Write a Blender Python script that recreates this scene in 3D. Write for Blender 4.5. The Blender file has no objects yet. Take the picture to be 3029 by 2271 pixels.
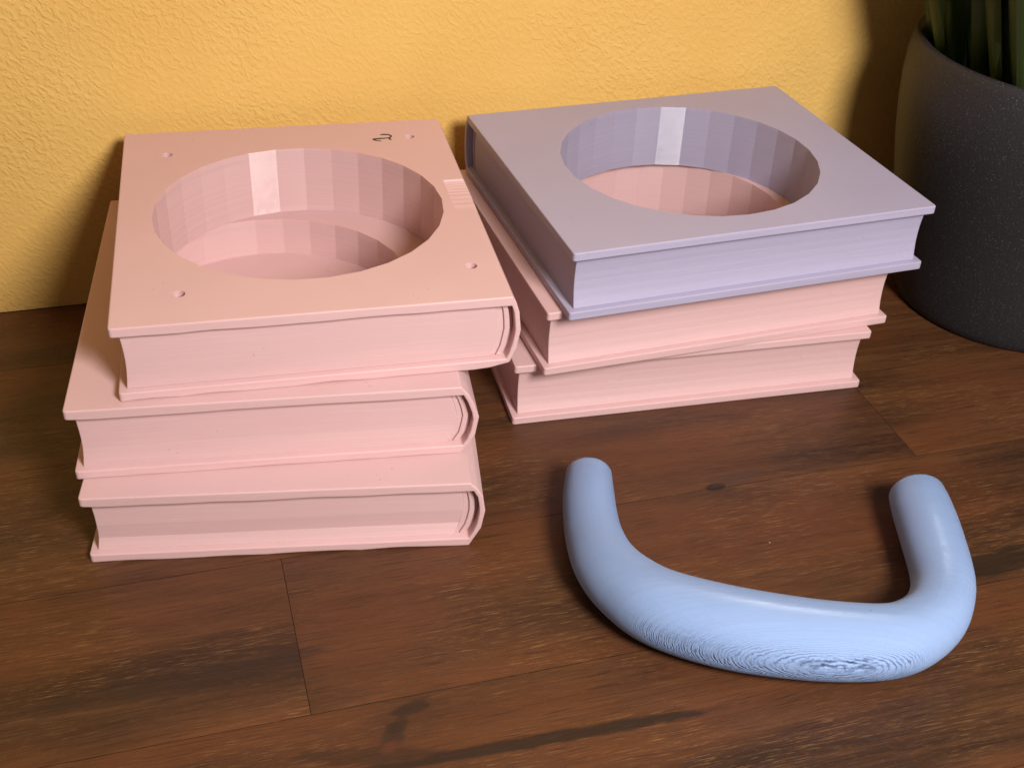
import bpy, bmesh, math, random
from mathutils import Vector, Matrix
from mathutils import noise as mnoise

random.seed(7)
MM = 0.001
scene = bpy.context.scene
COL = scene.collection

# ------------------------------------------------------------------ camera
PITCH, ROLL, CAM_H = 0.6064, 0.0466, 0.3407
cam_data = bpy.data.cameras.new('camera')
cam_data.sensor_fit = 'HORIZONTAL'
cam_data.sensor_width = 36.0
cam_data.lens = 36.0 * 3631.3 / 3029.0
cam_data.clip_start = 0.01
cam_data.clip_end = 20.0
cam_data.dof.use_dof = True
cam_data.dof.focus_distance = 0.50
cam_data.dof.aperture_fstop = 42.0
cam = bpy.data.objects.new('camera', cam_data)
COL.objects.link(cam)
fw = Vector((0, math.cos(PITCH), -math.sin(PITCH)))
up0 = Vector((0, math.sin(PITCH), math.cos(PITCH)))
rt0 = Vector((1, 0, 0))
rt = math.cos(ROLL) * rt0 + math.sin(ROLL) * up0
up = -math.sin(ROLL) * rt0 + math.cos(ROLL) * up0
cam.matrix_world = Matrix(((rt.x, up.x, -fw.x, 0), (rt.y, up.y, -fw.y, 0), (rt.z, up.z, -fw.z, CAM_H), (0, 0, 0, 1)))
scene.camera = cam

# ------------------------------------------------------------------ light: dim room and one lamp to the front right
world = bpy.data.worlds.new('World')
scene.world = world
world.use_nodes = True
bg = world.node_tree.nodes['Background']
bg.inputs['Color'].default_value = (1.0, 0.80, 0.60, 1)
bg.inputs['Strength'].default_value = 0.15

def area_lamp(name, loc, target, size, power, color):
    ld = bpy.data.lights.new(name, 'AREA')
    ld.shape = 'DISK'
    ld.size = size
    ld.energy = power
    ld.color = color
    lo = bpy.data.objects.new(name, ld)
    COL.objects.link(lo)
    lo.location = loc
    lo.rotation_euler = (Vector(target) - Vector(loc)).to_track_quat('-Z', 'Y').to_euler()
    return lo

area_lamp('desk_lamp_light', (0.304, -0.10, 0.53), (0.0, 0.5, 0.05), 0.21, 8.8, (1.0, 0.965, 0.93))

scene.view_settings.view_transform = 'Standard'
scene.view_settings.look = 'None'
scene.view_settings.exposure = 0.0
scene.view_settings.gamma = 1.0
scene.view_settings.use_curve_mapping = False

# ------------------------------------------------------------------ node helpers
class NT:
    def __init__(self, name):
        self.m = bpy.data.materials.new(name)
        self.m.use_nodes = True
        self.t = self.m.node_tree
        self.b = self.t.nodes['Principled BSDF']
    def n(self, kind, **kw):
        nd = self.t.nodes.new(kind)
        for k, v in kw.items():
            setattr(nd, k, v)
        return nd
    def put(self, sock, v):
        if v is None:
            return
        if hasattr(v, 'is_linked') or hasattr(v, 'links'):
            self.t.links.new(v, sock)
        else:
            sock.default_value = v
    def math(self, op, a, b=None, c=None, clamp=False):
        nd = self.n('ShaderNodeMath', operation=op, use_clamp=clamp)
        for i, v in enumerate((a, b, c)):
            self.put(nd.inputs[i], v)
        return nd.outputs[0]
    def vmath(self, op, a, b=None, scale=None):
        nd = self.n('ShaderNodeVectorMath', operation=op)
        self.put(nd.inputs[0], a)
        self.put(nd.inputs[1], b)
        if scale is not None:
            self.put(nd.inputs['Scale'], scale)
        return nd.outputs['Value'] if op in ('DOT_PRODUCT', 'LENGTH', 'DISTANCE') else nd.outputs[0]
    def noise(self, vec, scale, detail=3, rough=0.5, dist=0.0):
        nd = self.n('ShaderNodeTexNoise')
        self.put(nd.inputs['Vector'], vec)
        nd.inputs['Scale'].default_value = scale
        nd.inputs['Detail'].default_value = detail
        nd.inputs['Roughness'].default_value = rough
        nd.inputs['Distortion'].default_value = dist
        return nd.outputs['Fac']
    def ramp(self, fac, stops):
        nd = self.n('ShaderNodeValToRGB')
        el = nd.color_ramp.elements
        while len(el) < len(stops):
            el.new(0.5)
        for e, (p, c) in zip(el, stops):
            e.position = p
            e.color = c if len(c) == 4 else (*c, 1)
        self.put(nd.inputs[0], fac)
        return nd.outputs['Color']
    def mapr(self, v, a, b, c=0.0, d=1.0, smooth=True):
        nd = self.n('ShaderNodeMapRange')
        nd.interpolation_type = 'SMOOTHSTEP' if smooth else 'LINEAR'
        self.put(nd.inputs['Value'], v)
        for k, x in zip(('From Min', 'From Max', 'To Min', 'To Max'), (a, b, c, d)):
            nd.inputs[k].default_value = x
        return nd.outputs['Result']
    def mix(self, fac, a, b, blend='MIX'):
        nd = self.n('ShaderNodeMix', data_type='RGBA', blend_type=blend)
        self.put(nd.inputs[0], fac)
        self.put(nd.inputs[6], a)
        self.put(nd.inputs[7], b)
        return nd.outputs[2]
    def scalev(self, vec, s, off=(0, 0, 0), rot=(0, 0, 0)):
        nd = self.n('ShaderNodeMapping')
        self.put(nd.inputs['Vector'], vec)
        nd.inputs['Scale'].default_value = s
        nd.inputs['Location'].default_value = off
        nd.inputs['Rotation'].default_value = rot
        return nd.outputs[0]
    def sep(self, v):
        nd = self.n('ShaderNodeSeparateXYZ')
        self.put(nd.inputs[0], v)
        return nd.outputs
    def comb(self, x, y, z):
        nd = self.n('ShaderNodeCombineXYZ')
        for i, v in enumerate((x, y, z)):
            self.put(nd.inputs[i], v)
        return nd.outputs[0]
    def bump(self, h, strength, dist, normal=None):
        nd = self.n('ShaderNodeBump')
        nd.inputs['Strength'].default_value = strength
        nd.inputs['Distance'].default_value = dist
        self.put(nd.inputs['Height'], h)
        self.put(nd.inputs['Normal'], normal)
        return nd.outputs[0]

def printed_plastic(name, color, axis=(0, 0, 1), layer=0.22, amp=0.55, rough=0.27, streak=0.06, wobble=0.00005, apex=None, specks=0.0, flat_rough=0.13, flat_rng=(0.8, 0.98)):
    """Layer-printed plastic: fine layers stacked along `axis` tilt the normal up and down."""
    g = NT(name)
    obj = g.n('ShaderNodeTexCoord').outputs['Object']
    geo = g.n('ShaderNodeNewGeometry')
    N = geo.outputs['Normal']
    ax = Vector(axis).normalized()
    h = g.vmath('DOT_PRODUCT', obj, tuple(ax))
    wob = g.noise(obj, 70.0, 2)
    hw = g.math('ADD', h, g.math('MULTIPLY', g.math('SUBTRACT', wob, 0.5), wobble))
    ph = g.math('MULTIPLY', hw, 2 * math.pi / (layer * MM))
    am = g.math('ADD', amp * 0.75, g.math('MULTIPLY', g.noise(g.scalev(obj, (420, 420, 300)), 1.0, 3, 0.6), amp * 0.5))
    s1 = g.math('MULTIPLY', g.math('SINE', ph), am)
    # irregular layers: long horizontal streaks
    perp = g.vmath('SUBTRACT', obj, g.vmath('SCALE', tuple(ax), None, h))
    sv = g.vmath('ADD', g.vmath('SCALE', perp, None, 14.0), g.vmath('SCALE', tuple(ax), None, g.math('MULTIPLY', hw, 1400.0)))
    st = g.noise(sv, 1.0, 2, 0.6)
    s2 = g.math('MULTIPLY', g.math('SUBTRACT', st, 0.5), streak)
    tilt = g.math('ADD', s1, s2)
    tan = g.vmath('SUBTRACT', tuple(ax), g.vmath('SCALE', N, None, g.vmath('DOT_PRODUCT', N, tuple(ax))))
    n1 = g.vmath('ADD', N, g.vmath('SCALE', tan, None, tilt))
    fine = g.n('ShaderNodeTexNoise')
    fine.inputs['Scale'].default_value = 900.0
    fine.inputs['Detail'].default_value = 1.0
    g.put(fine.inputs['Vector'], obj)
    fv = g.vmath('SCALE', g.vmath('SUBTRACT', fine.outputs['Color'], (0.5, 0.5, 0.5)), None, 0.02)
    n1 = g.vmath('ADD', n1, fv)
    col = g.mix(g.mapr(st, 0.3, 0.7), (*[c * 0.945 for c in color], 1), (*color, 1))
    blot = g.noise(obj, 38.0, 4, 0.6)
    col = g.mix(g.math('MULTIPLY', g.mapr(blot, 0.45, 0.75), 0.05), col, (color[0] * 0.86, color[1] * 0.82, color[2] * 0.84, 1))
    if apex is not None:
        # ragged last layers where the print closed
        d = g.vmath('MULTIPLY', g.vmath('SUBTRACT', obj, apex[0]), apex[1])
        dist = g.math('ADD', g.vmath('LENGTH', d), g.math('MULTIPLY', g.math('SUBTRACT', g.noise(obj, 240.0, 3), 0.5), 0.7))
        m = g.mapr(dist, 0.55, 1.05, 1.0, 0.0)
        rg = g.n('ShaderNodeTexNoise')
        rg.inputs['Scale'].default_value = 1.0
        rg.inputs['Detail'].default_value = 3.0
        g.put(rg.inputs['Vector'], g.scalev(obj, (260, 700, 900)))
        rv = g.vmath('SCALE', g.vmath('SUBTRACT', rg.outputs['Color'], (0.5, 0.5, 0.5)), None, g.math('MULTIPLY', m, 2.6))
        n1 = g.vmath('ADD', n1, rv)
        dark = g.math('MULTIPLY', m, g.mapr(rg.outputs['Fac'], 0.36, 0.52, 0.9, 0.0))
        col = g.mix(dark, col, (color[0] * 0.35, color[1] * 0.36, color[2] * 0.42, 1))
        # wide terraces further along the outside
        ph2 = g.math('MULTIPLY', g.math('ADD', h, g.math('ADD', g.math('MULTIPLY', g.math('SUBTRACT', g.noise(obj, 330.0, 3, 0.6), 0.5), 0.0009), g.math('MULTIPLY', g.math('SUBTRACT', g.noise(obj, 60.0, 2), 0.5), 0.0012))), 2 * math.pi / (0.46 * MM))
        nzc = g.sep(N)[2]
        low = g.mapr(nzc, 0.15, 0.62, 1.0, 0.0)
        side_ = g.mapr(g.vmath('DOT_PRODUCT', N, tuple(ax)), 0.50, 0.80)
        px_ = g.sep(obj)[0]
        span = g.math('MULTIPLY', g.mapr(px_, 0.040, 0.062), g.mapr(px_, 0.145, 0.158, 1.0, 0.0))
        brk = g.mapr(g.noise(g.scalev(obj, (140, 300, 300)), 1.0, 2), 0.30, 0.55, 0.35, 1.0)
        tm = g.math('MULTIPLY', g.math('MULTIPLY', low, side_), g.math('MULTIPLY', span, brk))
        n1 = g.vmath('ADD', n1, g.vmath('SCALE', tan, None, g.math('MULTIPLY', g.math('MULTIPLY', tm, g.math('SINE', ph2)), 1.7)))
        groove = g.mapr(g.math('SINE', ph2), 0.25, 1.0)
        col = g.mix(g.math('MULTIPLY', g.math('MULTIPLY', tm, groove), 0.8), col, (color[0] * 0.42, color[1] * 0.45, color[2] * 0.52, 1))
    if specks > 0:
        sp = g.n('ShaderNodeTexVoronoi')
        sp.inputs['Scale'].default_value = 210.0
        g.put(sp.inputs['Vector'], obj)
        near = g.mapr(sp.outputs['Distance'], 0.05, 0.10, 1.0, 0.0)
        pick = g.mapr(g.noise(obj, 42.0, 2), 0.63, 0.66)
        col = g.mix(g.math('MULTIPLY', g.math('MULTIPLY', near, pick), specks), col, (color[0] * 0.3, color[1] * 0.28, color[2] * 0.3, 1))
    g.put(g.b.inputs['Base Color'], col)
    g.put(g.b.inputs['Normal'], g.vmath('NORMALIZE', n1))
    flat = g.math('ABSOLUTE', g.vmath('DOT_PRODUCT', N, tuple(ax)))
    rr_ = g.math('ADD', rough - 0.02, g.math('MULTIPLY', blot, 0.04))
    g.put(g.b.inputs['Roughness'], g.math('ADD', rr_, g.math('MULTIPLY', g.mapr(flat, *flat_rng), flat_rough)))
    g.b.inputs['Specular IOR Level'].default_value = 0.5
    g.b.inputs['Subsurface Weight'].default_value = 0.22
    g.b.inputs['Subsurface Radius'].default_value = (1.0, 0.7, 0.6)
    g.b.inputs['Subsurface Scale'].default_value = 0.003
    return g.m

def wall_paint():
    g = NT('yellow_textured_paint')
    obj = g.n('ShaderNodeTexCoord').outputs['Object']
    v = g.scalev(obj, (1, 1, 1), rot=(0, math.radians(-48), 0))
    warp = g.n('ShaderNodeTexNoise')
    warp.inputs['Scale'].default_value = 110.0
    g.put(warp.inputs['Vector'], v)
    v2 = g.vmath('ADD', v, g.vmath('SCALE', g.vmath('SUBTRACT', warp.outputs['Color'], (0.5, 0.5, 0.5)), None, 0.004))
    a = g.noise(g.scalev(v2, (0.62, 1, 1.0)), 500.0, 2, 0.5)
    b = g.noise(g.scalev(v2, (0.55, 1, 1)), 260.0, 3, 0.55)
    c = g.noise(v, 900.0, 2)
    ridg = g.mapr(a, 0.42, 0.66)
    h = g.math('ADD', g.math('MULTIPLY', ridg, 0.55), g.math('ADD', g.math('MULTIPLY', b, 0.9), g.math('MULTIPLY', c, 0.12)))
    big = g.noise(obj, 9.0, 3)
    col = g.mix(g.mapr(big, 0.3, 0.7), (0.71, 0.418, 0.112, 1), (0.755, 0.462, 0.134, 1))
    col = g.mix(g.math('MULTIPLY', ridg, 0.12), col, (0.81, 0.49, 0.155, 1))
    g.put(g.b.inputs['Base Color'], col)
    vary = g.mapr(g.noise(obj, 14.0, 2), 0.35, 0.65, 0.55, 1.15)
    g.put(g.b.inputs['Normal'], g.bump(g.math('MULTIPLY', h, vary), 0.75, 0.00055))
    g.b.inputs['Roughness'].default_value = 0.72
    g.b.inputs['Specular IOR Level'].default_value = 0.25
    return g.m

def wood():
    g = NT('dark_oiled_wood')
    tc = g.n('ShaderNodeTexCoord').outputs['Object']      # plank space: metres along / across the grain
    oi = g.n('ShaderNodeObjectInfo')
    rnd = oi.outputs['Random']
    off = g.comb(g.math('MULTIPLY', rnd, 7.3), g.math('MULTIPLY', rnd, 3.1), 0.0)
    p = g.vmath('ADD', tc, off)
    wv = g.n('ShaderNodeTexNoise')
    wv.inputs['Scale'].default_value = 1.0
    wv.inputs['Detail'].default_value = 2.0
    g.put(wv.inputs['Vector'], g.scalev(p, (9, 26, 1)))
    wy = g.math('MULTIPLY', g.math('SUBTRACT', wv.outputs['Fac'], 0.5), 0.007)
    p2 = g.vmath('ADD', p, g.comb(0.0, wy, 0.0))
    broad = g.noise(g.scalev(p2, (5, 52, 1)), 1.0, 4, 0.55)
    mid = g.noise(g.scalev(p2, (14, 300, 1)), 1.0, 3, 0.6)
    fibre = g.noise(g.scalev(p2, (85, 1800, 1)), 1.0, 3, 0.7)
    pores = g.noise(g.scalev(p2, (48, 1900, 1), off=(3.0, 1.0, 0)), 1.0, 1, 0.5)
    curl = g.noise(g.scalev(p2, (260, 620, 1), off=(1.0, 5.0, 0)), 1.0, 3, 0.6)
    glint_zone = g.mapr(g.noise(g.scalev(p, (11, 24, 1), off=(4.0, 7.0, 0)), 1.0, 2), 0.42, 0.62)
    f = g.math('ADD', g.math('MULTIPLY', broad, 0.50), g.math('ADD', g.math('MULTIPLY', mid, 0.26), g.math('MULTIPLY', fibre, 0.24)))
    f = g.math('ADD', f, g.math('MULTIPLY', g.math('SUBTRACT', rnd, 0.5), 0.07))
    col = g.ramp(f, [(0.30, (0.014, 0.0060, 0.0033)), (0.42, (0.040, 0.0155, 0.0070)),
                     (0.52, (0.074, 0.0290, 0.0112)), (0.64, (0.122, 0.0500, 0.0180)), (0.78, (0.170, 0.076, 0.027))])
    red = g.noise(g.scalev(p, (7, 20, 1), off=(9, 2, 0)), 1.0, 2)
    col = g.mix(g.math('MULTIPLY', g.mapr(red, 0.36, 0.66), 0.62), col, (0.135, 0.042, 0.0135, 1))
    col = g.mix(g.math('MULTIPLY', g.math('MULTIPLY', g.mapr(fibre, 0.565, 0.645), glint_zone), 0.6), col, (0.25, 0.130, 0.046, 1))  # golden glints along the fibres, painted into the colour in patches
    col = g.mix(g.math('MULTIPLY', g.mapr(curl, 0.52, 0.72), 0.22), col, (0.150, 0.066, 0.023, 1))
    col = g.mix(g.math('MULTIPLY', g.mapr(pores, 0.565, 0.67), 0.5), col, (0.022, 0.009, 0.004, 1))
    # marks of the wood itself, in table space: dark heart streak, knots
    pos = g.sep(g.n('ShaderNodeNewGeometry').outputs['Position'])
    ct, s_t = math.cos(0.307), math.sin(0.307)
    U = g.math('ADD', g.math('MULTIPLY', pos[0], ct * 1000), g.math('MULTIPLY', pos[1], s_t * 1000))
    V = g.math('ADD', g.math('MULTIPLY', pos[0], -s_t * 1000), g.math('MULTIPLY', pos[1], ct * 1000))
    nz = g.math('SUBTRACT', g.noise(g.scalev(p, (70, 330, 1)), 1.0, 4, 0.65), 0.5)
    def blob(u, v, ru, rv, ang, wob, lo=0.6, hi=1.05):
        du = g.math('SUBTRACT', U, u)
        dv = g.math('SUBTRACT', V, v)
        ca, sa = math.cos(ang), math.sin(ang)
        a = g.math('DIVIDE', g.math('ADD', g.math('MULTIPLY', du, ca), g.math('MULTIPLY', dv, sa)), ru)
        b = g.math('DIVIDE', g.math('ADD', g.math('MULTIPLY', du, -sa), g.math('MULTIPLY', dv, ca)), rv)
        r = g.math('SQRT', g.math('ADD', g.math('MULTIPLY', a, a), g.math('MULTIPLY', b, b)))
        r = g.math('ADD', r, g.math('MULTIPLY', nz, wob))
        return g.mapr(r, lo, hi, 1.0, 0.0)
    def mark(mask, amount, c):
        nonlocal col
        col = g.mix(g.math('MULTIPLY', mask, amount), col, (*c, 1))
    mark(blob(100, 260, 78, 3.2, -0.035, 0.9), 0.85, (0.018, 0.009, 0.006))
    mark(blob(40, 268, 30, 4.5, -0.22, 1.2), 0.6, (0.022, 0.010, 0.006))
    mark(blob(58, 284, 8.5, 4.2, 0.25, 2.2, 0.5, 0.95), 0.8, (0.017, 0.0090, 0.0062))
    mark(blob(53, 279, 8.0, 3.6, 1.0, 2.2, 0.5, 0.95), 0.75, (0.022, 0.0110, 0.0075))
    mark(blob(50, 274, 8, 4.5, 1.05, 1.0, 0.5, 1.1), 0.7, (0.019, 0.0100, 0.0070))
    mark(blob(55, 280, 22, 12, 0.6, 1.4, 0.5, 1.2), 0.35, (0.04, 0.016, 0.008))
    mark(blob(48, 269.5, 5, 3.0, 0.5, 1.4, 0.2, 1.1), 0.55, (0.12, 0.030, 0.013))
    mark(blob(214, 372.2, 6.0, 2.8, 0.1, 0.7, 0.7, 1.0), 0.92, (0.020, 0.009, 0.006))
    mark(blob(224, 376, 13, 5, 0.1, 1.2), 0.5, (0.055, 0.030, 0.020))
    mark(blob(306, 300, 30, 8, 0.15, 1.6), 0.8, (0.016, 0.008, 0.005))
    mark(blob(-20, 316, 60, 7, 0.05, 1.6), 0.55, (0.020, 0.010, 0.007))
    mark(blob(150, 312, 60, 10, 0.0, 1.6), 0.25, (0.050, 0.022, 0.012))
    # dust
    vo = g.n('ShaderNodeTexVoronoi')
    vo.inputs['Scale'].default_value = 85.0
    g.put(vo.inputs['Vector'], tc)
    dust = g.math('MULTIPLY', g.mapr(vo.outputs['Distance'], 0.022, 0.040, 1.0, 0.0), g.mapr(g.noise(tc, 33.0, 2), 0.62, 0.66))
    col = g.mix(g.math('MULTIPLY', dust, 0.75), col, (0.45, 0.34, 0.24, 1))
    g.put(g.b.inputs['Base Color'], col)
    hh = g.math('SUBTRACT', g.math('ADD', g.math('MULTIPLY', fibre, 0.5), g.math('MULTIPLY', curl, 0.5)), g.math('MULTIPLY', g.mapr(pores, 0.56, 0.72), 0.9))
    g.put(g.b.inputs['Normal'], g.bump(hh, 0.35, 0.0003))
    g.put(g.b.inputs['Roughness'], g.math('ADD', 0.36, g.math('MULTIPLY', mid, 0.22)))
    g.b.inputs['Specular IOR Level'].default_value = 0.42
    return g.m

def simple(name, color, rough=0.6, spec=0.3):
    g = NT(name)
    obj = g.n('ShaderNodeTexCoord').outputs['Object']
    nz = g.noise(obj, 120.0, 4)
    g.put(g.b.inputs['Base Color'], g.mix(nz, (*[c * 0.75 for c in color], 1), (*[min(1, c * 1.25) for c in color], 1)))
    g.b.inputs['Roughness'].default_value = rough
    g.b.inputs['Specular IOR Level'].default_value = spec
    return g.m

def pot_stone():
    g = NT('speckled_charcoal_glaze')
    obj = g.n('ShaderNodeTexCoord').outputs['Object']
    vo = g.n('ShaderNodeTexVoronoi')
    vo.inputs['Scale'].default_value = 1300.0
    g.put(vo.inputs['Vector'], obj)
    cr = g.sep(vo.outputs['Color'])
    grain = g.noise(obj, 1100.0, 2)
    pick = g.mapr(cr[0], 0.80, 0.98)
    dot = g.math('MULTIPLY', g.mapr(vo.outputs['Distance'], 0.15, 0.42, 1.0, 0.0), pick)
    col = g.mix(grain, (0.010, 0.0092, 0.0105, 1), (0.029, 0.0265, 0.031, 1))
    col = g.mix(g.math('MULTIPLY', dot, 0.40), col, (0.24, 0.22, 0.23, 1))
    g.put(g.b.inputs['Base Color'], col)
    g.put(g.b.inputs['Normal'], g.bump(g.math('ADD', grain, g.math('MULTIPLY', vo.outputs['Distance'], 0.6)), 0.4, 0.0003))
    g.b.inputs['Roughness'].default_value = 0.55
    g.b.inputs['Specular IOR Level'].default_value = 0.4
    return g.m

def leaf_green():
    g = NT('leaf_green')
    obj = g.n('ShaderNodeTexCoord').outputs['UV']
    uv = g.sep(obj)
    rib = g.noise(g.comb(g.math('MULTIPLY', uv[0], 26.0), g.math('MULTIPLY', uv[1], 1.5), 0.0), 1.0, 2)
    mid = g.mapr(g.math('ABSOLUTE', g.math('SUBTRACT', uv[0], 0.5)), 0.02, 0.09, 1.0, 0.0)
    rnd = g.n('ShaderNodeObjectInfo').outputs['Random']
    col = g.mix(rib, (0.050, 0.092, 0.022, 1), (0.115, 0.185, 0.048, 1))
    col = g.mix(g.math('MULTIPLY', mid, 0.35), col, (0.12, 0.15, 0.05, 1))
    col = g.mix(g.math('MULTIPLY', rnd, 0.35), col, (0.045, 0.060, 0.016, 1))
    g.put(g.b.inputs['Base Color'], col)
    g.put(g.b.inputs['Normal'], g.bump(rib, 0.4, 0.0004))
    g.b.inputs['Roughness'].default_value = 0.48
    g.b.inputs['Specular IOR Level'].default_value = 0.35
    return g.m

PINK = (0.69, 0.445, 0.442)
M = {
    'pink': printed_plastic('pink_printed_plastic', PINK, specks=0.45, rough=0.40, amp=0.42),
    'lav': printed_plastic('lavender_printed_plastic', (0.42, 0.378, 0.515), rough=0.40, amp=0.42, specks=0.4),
    'blue': printed_plastic('light_blue_printed_plastic', (0.270, 0.385, 0.645), axis=(0.03, -1, 0.05), layer=0.34, amp=0.85, rough=0.29,
                            streak=0.08, wobble=0.00025, flat_rough=0.48, flat_rng=(0.05, 0.40), apex=((0.122, 0.3030, 0.017), (52, 110, 250)), specks=0.7),
    'wall': wall_paint(), 'wood': wood(), 'pot': pot_stone(), 'leaf': leaf_green(),
    'soil': simple('potting_soil', (0.018, 0.013, 0.009), 0.9, 0.1),
    'gap': simple('dark_seam_fill', (0.012, 0.007, 0.004), 0.8, 0.1),  # dark base slab that shows in the gaps between planks
    'ink': simple('brown_black_ink', (0.030, 0.016, 0.013), 0.5, 0.3),
}

BORE = {
    'pink_printed_plastic': printed_plastic('pink_printed_bore', PINK, rough=0.25),
    'lavender_printed_plastic': printed_plastic('lavender_printed_bore', (0.40, 0.36, 0.485), rough=0.25),
}

# ------------------------------------------------------------------ object helpers
def obj(name, me, mat=None, parent=None):
    o = bpy.data.objects.new(name, me)
    COL.objects.link(o)
    if mat is not None:
        me.materials.clear()
        me.materials.append(mat)
    if parent is not None:
        o.parent = parent
    return o

def to_mesh(bm, name):
    me = bpy.data.meshes.new(name)
    bmesh.ops.recalc_face_normals(bm, faces=bm.faces)
    bm.to_mesh(me)
    bm.free()
    return me

def tag(o, label=None, cat=None, group=None, kind=None):
    for k, v in (('label', label), ('category', cat), ('group', group), ('kind', kind)):
        if v:
            o[k] = v
    return o

def empty(name, loc, rz=0.0):
    o = bpy.data.objects.new(name, None)
    COL.objects.link(o)
    o.location = loc
    o.rotation_euler = (0, 0, rz)
    o.empty_display_size = 0.02
    return o

def bm_box(x0, x1, y0, y1, z0, z1, bm=None):
    bm = bm or bmesh.new()
    r = bmesh.ops.create_cube(bm, size=1.0)
    for v in r['verts']:
        v.co = Vector((x0 + (v.co.x + .5) * (x1 - x0), y0 + (v.co.y + .5) * (y1 - y0), z0 + (v.co.z + .5) * (z1 - z0)))
    return bm

def bm_extrude_xz(poly, y0, y1, bm=None):
    """polygon of (x, z) in mm extruded along y (mm)"""
    bm = bm or bmesh.new()
    a = [bm.verts.new((x * MM, y0 * MM, z * MM)) for x, z in poly]
    b = [bm.verts.new((x * MM, y1 * MM, z * MM)) for x, z in poly]
    n = len(poly)
    bm.faces.new(a)
    bm.faces.new(list(reversed(b)))
    for i in range(n):
        j = (i + 1) % n
        bm.faces.new((a[j], a[i], b[i], b[j]))
    return bm

def bm_loft_xz(sections):
    """closed (x, z) polygons in mm with equal point counts, each at its own y"""
    bm = bmesh.new()
    rings_ = [[bm.verts.new((x * MM, y * MM, z * MM)) for x, z in poly] for y, poly in sections]
    n = len(rings_[0])
    bm.faces.new(rings_[0])
    bm.faces.new(list(reversed(rings_[-1])))
    for a, b in zip(rings_[:-1], rings_[1:]):
        for i in range(n):
            j = (i + 1) % n
            bm.faces.new((a[j], a[i], b[i], b[j]))
    return bm

def cyl_mesh(cx, cy, r, z0, z1, n, rot=0.0):
    bm = bmesh.new()
    lo = [bm.verts.new(((cx + r * math.cos(rot + 2 * math.pi * i / n)) * MM, (cy + r * math.sin(rot + 2 * math.pi * i / n)) * MM, z0 * MM)) for i in range(n)]
    hi = [bm.verts.new((v.co.x, v.co.y, z1 * MM)) for v in lo]
    bm.faces.new(list(reversed(lo)))
    bm.faces.new(hi)
    for i in range(n):
        j = (i + 1) % n
        bm.faces.new((lo[i], lo[j], hi[j], hi[i]))
    return to_mesh(bm, 'cutter')

def evaluated(me, cutters=(), bevel=0.0, angle=50):
    """bevel, then subtract the cutter meshes; returns a clean mesh"""
    tmp = bpy.data.objects.new('tmp', me)
    COL.objects.link(tmp)
    if bevel:
        b = tmp.modifiers.new('b', 'BEVEL')
        b.width = bevel * MM
        b.segments = 2
        b.limit_method = 'ANGLE'
        b.angle_limit = math.radians(angle)
        b.use_clamp_overlap = True
    cs = []
    for c in cutters:
        co = bpy.data.objects.new('cut', c)
        COL.objects.link(co)
        cs.append(co)
        m = tmp.modifiers.new('c', 'BOOLEAN')
        m.operation = 'DIFFERENCE'
        m.solver = 'EXACT'
        m.object = co
    dg = bpy.context.evaluated_depsgraph_get()
    dg.update()
    out = bpy.data.meshes.new_from_object(tmp.evaluated_get(dg))
    bpy.data.objects.remove(tmp)
    for c in cs:
        bpy.data.objects.remove(c)
    for p_ in out.polygons:
        p_.use_smooth = False
    return out

# ------------------------------------------------------------------ the setting: table top of planks, wall
TH = 0.307
top = empty('tabletop', (0, 0, 0), TH)
bm = bm_box(-0.75, 0.95, -0.04, 0.5895, -0.030, -0.00006)
tabletop = obj('tabletop', to_mesh(bm, 'tabletop'), M['gap'])
bpy.data.objects.remove(top)
tabletop.name = 'tabletop'
tabletop.rotation_euler = (0, 0, TH)
tag(tabletop, 'dark brown wooden tabletop of oiled planks', 'tabletop', kind='structure')
rows = [-40, 46.1, 127.4, 208.7, 290.0, 371.2, 452.5, 533.8, 588.5]
joints = {0: [120], 1: [-260, 420], 2: [-90, 520], 3: [-330, 365], 4: [-420, 24.3, 560], 5: [-160, 313.5], 6: [-380, 70, 640], 7: [-250, 390]}
for i in range(len(rows) - 1):
    js = [-750] + joints[i] + [950]
    for a, b in zip(js[:-1], js[1:]):
        g_ = 0.13
        cx, cy = (a + b) / 2, (rows[i] + rows[i + 1]) / 2
        bm = bm_box((a + g_ - cx) * MM, (b - g_ - cx) * MM, (rows[i] + g_ - cy) * MM, (rows[i + 1] - g_ - cy) * MM, 0.00002 - 0.00008, 0.0)
        pl = obj('plank', to_mesh(bm, 'plank'), M['wood'], tabletop)
        pl.location = (cx * MM, cy * MM, 0)

bm = bm_box(-0.9, 1.1, 0.0, 0.05, -0.03, 0.75)
wall = obj('wall', to_mesh(bm, 'wall'), M['wall'])
wv_ = 589.5 * MM
wall.location = (-math.sin(TH) * wv_, math.cos(TH) * wv_, 0)
wall.rotation_euler = (0, 0, TH)
tag(wall, 'yellow painted wall with rough textured plaster', 'wall', kind='structure')

# ------------------------------------------------------------------ books
T, TC, H, W = 32.53, 3.9, 176.16, 150.0
HOLE_C, HOLE_R = (76.0, 87.5), 62.0

def lerp_x(pts, z):
    pts = sorted(pts, key=lambda q: q[1])
    for (x0, z0), (x1, z1) in zip(pts[:-1], pts[1:]):
        if z0 <= z <= z1:
            return x0 + (x1 - x0) * (z - z0) / max(1e-6, z1 - z0)
    return pts[0][0] if z < pts[0][1] else pts[-1][0]

def bore(o, mat, on=True):
    if not on:
        return
    # the turned wall of the round hole keeps its glossier layers
    o.data.materials.append(BORE[mat.name])
    for f in o.data.polygons:
        c = f.center / MM
        d = math.hypot(c.x - HOLE_C[0], c.y - HOLE_C[1])
        if abs(f.normal.z) < 0.2 and abs(d - HOLE_R) < 1.2:
            f.material_index = 1

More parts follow.
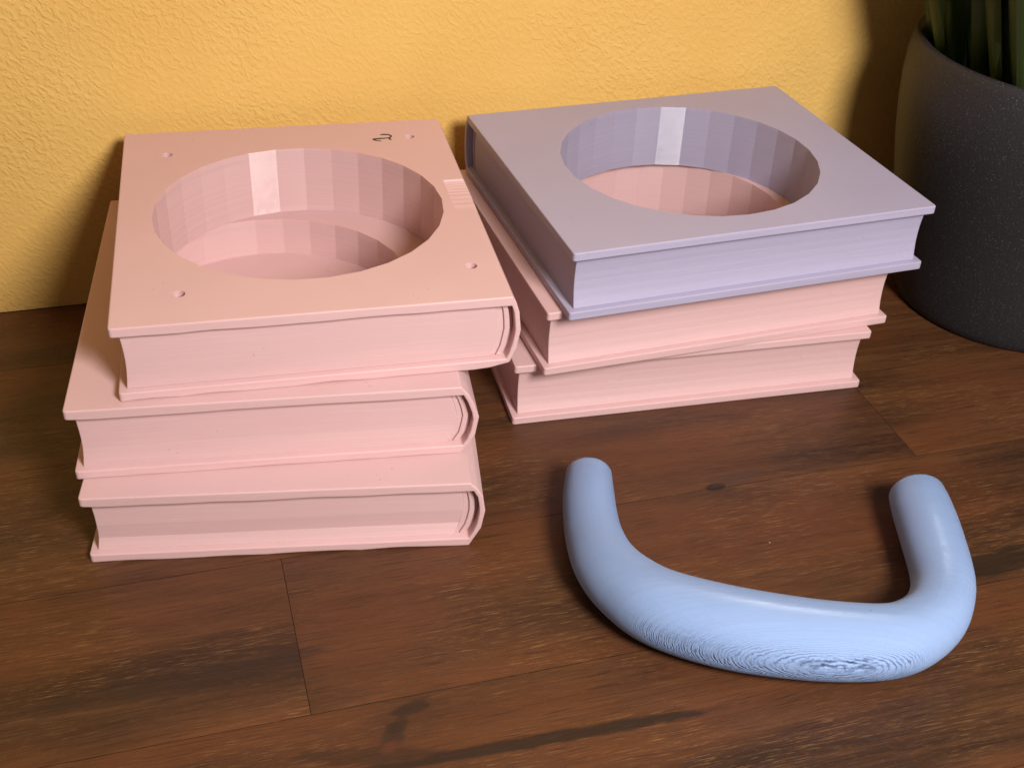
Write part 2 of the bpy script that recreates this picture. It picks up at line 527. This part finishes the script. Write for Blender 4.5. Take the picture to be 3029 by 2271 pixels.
def make_book(name, label, mat, loc, yaw, spine, hole, width=W, concave=1.0, facets=None, seed=0, small_holes=(), notch=None, group=None, sag=0.85, glossy_bore=False):
    rnd = random.Random(seed)
    root = empty(name, (loc[0] * MM, loc[1] * MM, loc[2] * MM), yaw)
    tag(root, label, 'book', group)
    zt, zb = T - TC, TC
    # --- cover: one wrap of front board, rounded spine, back board
    x_b = spine[0][0]
    x_top = lerp_x(spine, zt) - 2.1
    def outline(sg, sd):
        # sg: how far the free edges of the boards sag (a printing fault), sd: its pattern
        poly = []
        for k in range(25):
            x = x_b * k / 24
            lift = 0.0 if k == 0 else abs(mnoise.noise((x * 0.045, sd * 3.1, 0.2))) * sg * 1.3
            poly.append((x, lift if k < 24 else spine[0][1]))
        poly += [(x, z) for x, z in spine[1:]]
        poly.append((0.0, T))
        for k in range(25):
            x = x_top * k / 24
            poly.append((x, zt - (0.0 if k == 0 else max(0.0, mnoise.noise((x * 0.06, sd * 1.7, 4.4)) * 0.6 + 0.30) * sg)))
        for z in (zt - 3.5, zt - 9, (zt + zb) / 2, zb + 7, zb + 2.5):
            poly.append((lerp_x(spine, z) - 2.1, z))
        poly.append((lerp_x(spine, zb) - 2.2, zb))
        poly.append((0.0, zb))
        return poly
    bm = bm_loft_xz([(0.0, outline(sag, seed)), (2.7, outline(0.0, seed)), (H - 2.7, outline(0.0, seed)), (H, outline(sag, seed + 40))])
    vert = [e for e in bm.edges if all(v.co.x < 0.0001 for v in e.verts) and abs(e.verts[0].co.z - e.verts[1].co.z) > 0.001 and abs(e.verts[0].co.y - e.verts[1].co.y) < 1e-6]
    bmesh.ops.bevel(bm, geom=vert, offset=0.0013, segments=3, affect='EDGES', profile=0.5)
    me = to_mesh(bm, 'cover')
    cutters = []
    if hole is not None:
        cutters.append(cyl_mesh(*HOLE_C, HOLE_R, hole, 60.0, 30, 0.0))
    page_cut = list(cutters)
    for (hx, hy) in small_holes:
        cutters.append(cyl_mesh(hx, hy, 2.5, T - 3.4, T + 5, 22))
    if notch is not None:
        # a stepped ramp let into the top board near the spine
        x0, x1, y0, y1, dep = notch
        n = 12
        prof = []
        ys = [y0 + (y1 - y0) * math.sin(math.pi / 2 * (k / n) ** 0.8) for k in range(n + 1)]
        zs_ = [T - dep * (1 - k / n) for k in range(n + 1)]
        for k in range(n):
            prof.append((ys[k] + 0.02, zs_[k]))
            prof.append((ys[k] + (ys[k + 1] - ys[k]) * 0.5, zs_[k] + 0.002))
        prof.append((ys[n], zs_[n]))
        prof += [(y1, T + 6), (y0, T + 6)]
        b2 = bmesh.new()
        A = [b2.verts.new((x0 * MM, y * MM, z * MM)) for y, z in prof]
        B = [b2.verts.new((x1 * MM, y * MM, z * MM)) for y, z in prof]
        b2.faces.new(A)
        b2.faces.new(list(reversed(B)))
        for i in range(len(A)):
            j = (i + 1) % len(A)
            b2.faces.new((A[j], A[i], B[i], B[j]))
        cutters.append(to_mesh(b2, 'cutter'))
    bore(obj('cover', evaluated(me, cutters, bevel=0.45, angle=48), mat, root), mat, glossy_bore)
    # --- page block with a hollowed fore edge
    ins = 3.0
    zs = [zb + (zt - zb) * k / 6 for k in range(7)]
    mid_z, half = (zb + zt) / 2, (zt - zb) / 2
    fore = [(3.0 + concave * (1 - ((z - mid_z) / half) ** 2), z) for z in zs]
    back = [(lerp_x(spine, z) - 1.9 - 6.4, z) for z in zs]
    bm = bm_extrude_xz(list(reversed(fore)) + back, ins, H - ins)
    for z in (facets or {}):
        geom = bm.verts[:] + bm.edges[:] + bm.faces[:]
        bmesh.ops.bisect_plane(bm, geom=geom, plane_co=(0, 0, z * MM), plane_no=(0, 0, 1))
    if facets:
        fz = sorted(facets.items())
        for v in bm.verts:
            if v.co.y < 0.01:
                z = v.co.z / MM
                for (z0, d0), (z1, d1) in zip(fz[:-1], fz[1:]):
                    if z0 - 1e-3 <= z <= z1 + 1e-3:
                        v.co.y += (d0 + (d1 - d0) * (z - z0) / (z1 - z0)) * MM
                        break
    core = [(x + 2.4, z) for x, z in back]
    bm_extrude_xz([(x, z) for x, z in core] + [(x - 1.4, z) for x, z in reversed(core)] if False else [(x - 0.02, z) for x, z in reversed(back)] + core, ins + 1.2, H - ins - 1.2, bm)
    deep = [(lerp_x(spine, z) - 2.15, z) for z in zs]
    bm_extrude_xz([(x + 0.02, z) for x, z in reversed(core)] + deep, ins + 2.2, H - ins - 2.2, bm)
    bore(obj('page_block', evaluated(to_mesh(bm, 'page_block'), page_cut, bevel=0.3, angle=60), mat, root), mat, glossy_bore)
    # --- rounded band between pages and spine
    band = [(x + 2.42, z) for x, z in back[:]] 
    bm = bm_extrude_xz([(x, z) for x, z in reversed(band)] + [(x + 2.2, z) for x, z in band], ins + 0.3, H - ins - 0.3)
    obj('headband', evaluated(to_mesh(bm, 'headband'), [], bevel=0.35, angle=60), mat, root)
    return root

SP_A = [(136, 0), (142.6, 0.4), (150.6, 2.1), (151.2, 3.5), (153.3, 8.5), (154.7, 17), (153.8, 25.3), (152.4, 29.9), (151.0, T)]
SP_B = [(150.0, 0), (153.4, 4.3), (155.9, 8.6), (157.3, 17.4), (155.1, 24.5), (153.2, 28.4), (150.0, T)]
SP_C = [(149.8, 0), (151.2, 2.7), (154.6, 9.1), (156.1, 18), (155.0, 25.6), (152.9, 29.4), (150.0, T)]
SP_D = [(149.6, 0), (152.0, 4.3), (153.6, 9.6), (154.2, 16.4), (153.6, 23.0), (152.0, 28.4), (149.6, T)]
SP_E = [(147.6, 0), (150.0, 4.3), (151.2, 9.6), (151.6, 16.4), (151.2, 23.0), (150.0, 28.4), (147.6, T)]
GAP = 0.06

make_book('printed_book', 'pink book with rounded spine resting on the table under two other pink books', M['pink'],
          (-162.95, 353.88, 0.02), 0.1364, SP_C, None, seed=3, facets={3.9: 0.0, 9.0: 1.3, 16.0: 0.6, 28.63: 0.5})
make_book('printed_book', 'middle pink book of the stack topped by the numbered book, wider rounded spine', M['pink'],
          (-167.0, 365.23, T + GAP), 0.1886, SP_B, 14.0, seed=5, facets={3.9: 0.0, 12.5: 0.5, 28.63: 0.3})
A = make_book('printed_book', 'top pink book with round hole, four small magnet holes and handwritten 2', M['pink'],
              (-147.52, 372.78, 2 * (T + GAP)), 0.2445, SP_A, -5.0, seed=8,
              small_holes=((19.9, 149.8), (133.8, 156.1), (139.4, 26.5), (25.2, 21.7)), notch=(141.9, 160.0, 74.6, 106.0, 3.6), glossy_bore=True)

def make_turned_book(label, mat, loc, yaw, spine, hole, seed):
    # fore edge towards the camera: local x runs away from the viewer, local y runs to the left
    c, s = math.cos(yaw), math.sin(yaw)
    x = loc[0] + c * H
    y = loc[1] + s * H
    return make_book('printed_book', label, mat, (x, y, loc[2]), yaw + math.pi / 2, spine, hole, concave=1.5, seed=seed, glossy_bore=(mat is M['lav']))

make_turned_book('lowest pink book under the lavender book, resting on the table', M['pink'], (1.03, 457.69, 0.02), 0.2562, SP_D, 14.0, 13)
make_turned_book('pink book sandwiched right under the lavender book, seen through its round hole', M['pink'], (14.0, 451.43, T + GAP), 0.344, SP_E, -5.0, 17)
make_turned_book('lavender book with large round hole on top of two pink books', M['lav'], (23.0, 445.97, 2 * (T + GAP)), 0.3536, SP_D, -5.0, 21)

# the handwritten 2, a felt pen stroke on the board
def stroke(pts, widths):
    bm = bmesh.new()
    L, R = [], []
    for i, (x, y) in enumerate(pts):
        a = Vector(pts[max(0, i - 1)])
        b = Vector(pts[min(len(pts) - 1, i + 1)])
        d = (b - a).normalized()
        nrm = Vector((-d.y, d.x)) * widths[i] / 2
        L.append((x + nrm.x, y + nrm.y))
        R.append((x - nrm.x, y - nrm.y))
    out = L + R[::-1]
    lo = [bm.verts.new((x * MM, y * MM, (T + 0.004) * MM)) for x, y in out]
    hi = [bm.verts.new((x * MM, y * MM, (T + 0.05) * MM)) for x, y in out]
    n = len(pts)
    m = len(out)
    for i in range(n - 1):
        bm.faces.new((hi[i], hi[i + 1], hi[m - 2 - i], hi[m - 1 - i]))
        bm.faces.new((lo[i], lo[m - 1 - i], lo[m - 2 - i], lo[i + 1]))
    for i in range(m):
        j = (i + 1) % m
        bm.faces.new((lo[i], lo[j], hi[j], hi[i]))
    return bm

def crom(pts, n=8):
    out = []
    for i in range(len(pts) - 1):
        p0, p1, p2, p3 = pts[max(0, i - 1)], pts[i], pts[i + 1], pts[min(len(pts) - 1, i + 2)]
        for k in range(n):
            t = k / n
            out.append(tuple(0.5 * ((2 * b) + (-a + c) * t + (2 * a - 5 * b + 4 * c - d) * t * t + (-a + 3 * b - 3 * c + d) * t ** 3) for a, b, c, d in zip(p0, p1, p2, p3)))
    out.append(tuple(pts[-1]))
    return out

p2 = crom([(120.3, 160.0), (122.4, 159.9), (124.2, 159.3), (125.2, 157.7), (124.3, 155.9), (121.6, 155.5), (118.6, 155.3), (116.4, 154.9), (117.4, 153.4), (119.7, 152.4)], 6)
mk = obj('numeral', to_mesh(stroke(p2, [1.05 + 0.3 * math.sin(i * 0.21) for i in range(len(p2))]), 'numeral'), M['ink'], A)
p3 = crom([(124.2, 156.1), (124.0, 154.6), (124.7, 153.3)], 5)
obj('numeral', to_mesh(stroke(p3, [0.95] * len(p3)), 'numeral'), M['ink'], A)

# ------------------------------------------------------------------ the blue handle lying on the table
axis_pts = [(34.7, 411.6, 9.9), (34.3, 402.0, 10.5), (34.2, 394.0, 10.9), (34.5, 383.0, 11.15), (35.9, 368.6, 11.65), (39.7, 353.4, 12.6), (47.3, 340.3, 13.6), (60.0, 328.6, 14.65),
            (82.5, 320.3, 15.2), (107.9, 316.7, 14.85), (128.2, 316.6, 14.25), (142.4, 318.8, 13.6), (152.7, 324.2, 12.9), (161.9, 332.9, 12.3),
            (168.1, 343.9, 12.0), (171.5, 356.6, 12.1), (172.9, 379.6, 12.4), (173.4, 396.2, 12.2), (173.9, 406.6, 11.5)]
ring_pts = crom(axis_pts, 10)
bm = bmesh.new()
SEG = 56
rings = []
npt = len(ring_pts)
P = [Vector((x, y, r)) for x, y, r in ring_pts]
def add_ring(c, tdir, r):
    side = Vector((-tdir.y, tdir.x, 0)).normalized()
    rings.append([bm.verts.new((c + side * (r * math.cos(2 * math.pi * k / SEG)) + Vector((0, 0, 1)) * (r * math.sin(2 * math.pi * k / SEG))) * MM) for k in range(SEG)])
for i in range(npt):
    tdir = (P[min(npt - 1, i + 1)] - P[max(0, i - 1)])
    tdir.z = 0
    tdir.normalize()
    r = ring_pts[i][2]
    CAP = 3.8
    if i == 0:
        for a_ in (0, 20, 40, 60, 90):
            add_ring(P[i] + tdir * CAP * (1 - math.cos(math.radians(a_))), tdir, r - CAP * (1 - math.sin(math.radians(a_))))
    elif i == npt - 1:
        for a_ in (90, 60, 40, 20, 0):
            add_ring(P[i] - tdir * CAP * (1 - math.cos(math.radians(a_))), tdir, r - CAP * (1 - math.sin(math.radians(a_))))
    else:
        add_ring(P[i], tdir, r)
for a, b in zip(rings[:-1], rings[1:]):
    for k in range(SEG):
        j = (k + 1) % SEG
        bm.faces.new((a[k], a[j], b[j], b[k]))
bm.faces.new(list(reversed(rings[0])))
bm.faces.new(rings[-1])
me = to_mesh(bm, 'curved_handle')
for f in me.polygons:
    f.use_smooth = len(f.vertices) == 4
handle = obj('curved_handle', me, M['blue'])
handle.location.z = 0.05 * MM
tag(handle, 'light blue U-shaped handle with ridged print lines lying on the table', 'handle')

# ------------------------------------------------------------------ pot and plant
PC = (276.0, 602.0)
pot = empty('plant_pot', (PC[0] * MM, PC[1] * MM, 0.0))
tag(pot, 'charcoal speckled round plant pot standing by the yellow wall', 'pot')
prof = [(0, 0.1), (58, 0.1), (62.2, 0.5), (64.2, 2.2), (65.6, 6), (67.2, 12), (70.2, 28), (73.4, 48), (77.0, 68), (80.2, 86), (82.4, 103), (83.4, 118), (83.2, 130), (82.2, 137.5),
        (81.2, 140.8), (79.8, 142.0), (78.2, 141.6), (77.2, 140.0), (76.8, 136), (76.6, 118), (75, 100), (0, 100)]
bm = bmesh.new()
SEGP = 128
rr = []
for r, z in prof:
    if r == 0:
        rr.append([bm.verts.new((0, 0, z * MM))])
    else:
        rr.append([bm.verts.new((r * MM * math.cos(2 * math.pi * k / SEGP), r * MM * math.sin(2 * math.pi * k / SEGP), z * MM)) for k in range(SEGP)])
for a, b in zip(rr[:-1], rr[1:]):
    for k in range(SEGP):
        j = (k + 1) % SEGP
        if len(a) == 1:
            bm.faces.new((a[0], b[j], b[k]))
        elif len(b) == 1:
            bm.faces.new((a[k], a[j], b[0]))
        else:
            bm.faces.new((a[k], a[j], b[j], b[k]))
me = to_mesh(bm, 'pot_body')
for f in me.polygons:
    f.use_smooth = True
obj('pot_body', me, M['pot'], pot)
bm = bmesh.new()
bmesh.ops.create_grid(bm, x_segments=40, y_segments=40, size=0.074)
bmesh.ops.delete(bm, geom=[v for v in bm.verts if v.co.length > 0.0745], context='VERTS')
for v in bm.verts:
    v.co.z = 0.106 + 0.004 * mnoise.noise((v.co.x * 60, v.co.y * 60, 0)) + 0.003 * mnoise.noise((v.co.x * 200, v.co.y * 200, 1))
obj('soil', to_mesh(bm, 'soil'), M['soil'], pot)

plant = empty('strap_leaf_plant', (PC[0] * MM, PC[1] * MM, 104 * MM))
tag(plant, 'dark green strap-leaved plant growing in the charcoal pot', 'plant')
def leaf(base, az, lean, length, width, bend, twist):
    bm = bmesh.new()
    uvl = bm.loops.layers.uv.new('UVMap')
    n = 16
    p = Vector((base[0], base[1], 0)) * MM
    ang = lean
    step = length * MM / n
    rows_ = []
    for i in range(n + 1):
        t = i / n
        out = Vector((math.cos(az), math.sin(az), 0))
        d = out * math.sin(ang) + Vector((0, 0, 1)) * math.cos(ang)
        side = Vector((-math.sin(az), math.cos(az), 0))
        nr = d.cross(side)
        tw = twist * t
        s2 = side * math.cos(tw) + nr * math.sin(tw)
        n2 = nr * math.cos(tw) - side * math.sin(tw)
        w = width * MM * (0.55 + 0.45 * math.sin(min(1, t * 1.7) * math.pi / 2)) * (1 - t ** 3) + 0.0003
        rows_.append([p + s2 * (w * x) + n2 * (w * 0.28 * (abs(x * 2) ** 1.5 - 0.3) + dz) for dz in (0.0,) for x in (-0.5, -0.25, 0, 0.25, 0.5)])
        p = p + d * step
        ang += bend / n * (0.4 + 1.2 * t)
    vs = [[bm.verts.new(c) for c in r_] for r_ in rows_]
    for i in range(n):
        for k in range(4):
            f = bm.faces.new((vs[i][k], vs[i][k + 1], vs[i + 1][k + 1], vs[i + 1][k]))
            for lp, (u_, v_) in zip(f.loops, ((k / 4, i / n), ((k + 1) / 4, i / n), ((k + 1) / 4, (i + 1) / n), (k / 4, (i + 1) / n))):
                lp[uvl].uv = (u_, v_)
            f.smooth = True
    bmesh.ops.solidify(bm, geom=bm.faces[:], thickness=0.0005)
    me = bpy.data.meshes.new('leaf')
    bm.to_mesh(me)
    bm.free()
    return obj('leaf', me, M['leaf'], plant)
rl = random.Random(4)
for k in range(30):
    az = rl.uniform(0, 2 * math.pi)
    rad = rl.uniform(4, 46)
    lean = (0.04 + rad / 46 * 0.30 + rl.uniform(-0.05, 0.05)) * (0.45 if math.sin(az) > 0 else 1.0)
    leaf((rad * math.cos(az), rad * math.sin(az)), az + rl.uniform(-0.4, 0.4), lean, rl.uniform(190, 330), rl.uniform(9, 19),
         rl.uniform(0.15, 0.8) * (0.3 if math.sin(az) > 0 else 1), rl.uniform(-0.7, 0.7))
for k in range(30):
    # outer leaves on the side of the books lean over the rim
    az = rl.uniform(2.2, 4.4)
    rad = rl.uniform(30, 64)
    leaf((rad * math.cos(az), rad * math.sin(az)), math.pi + rl.uniform(-0.5, 0.7), rl.uniform(0.08, 0.38), rl.uniform(200, 330), rl.uniform(15, 30),
         rl.uniform(0.1, 0.5), rl.uniform(-0.9, 0.9))
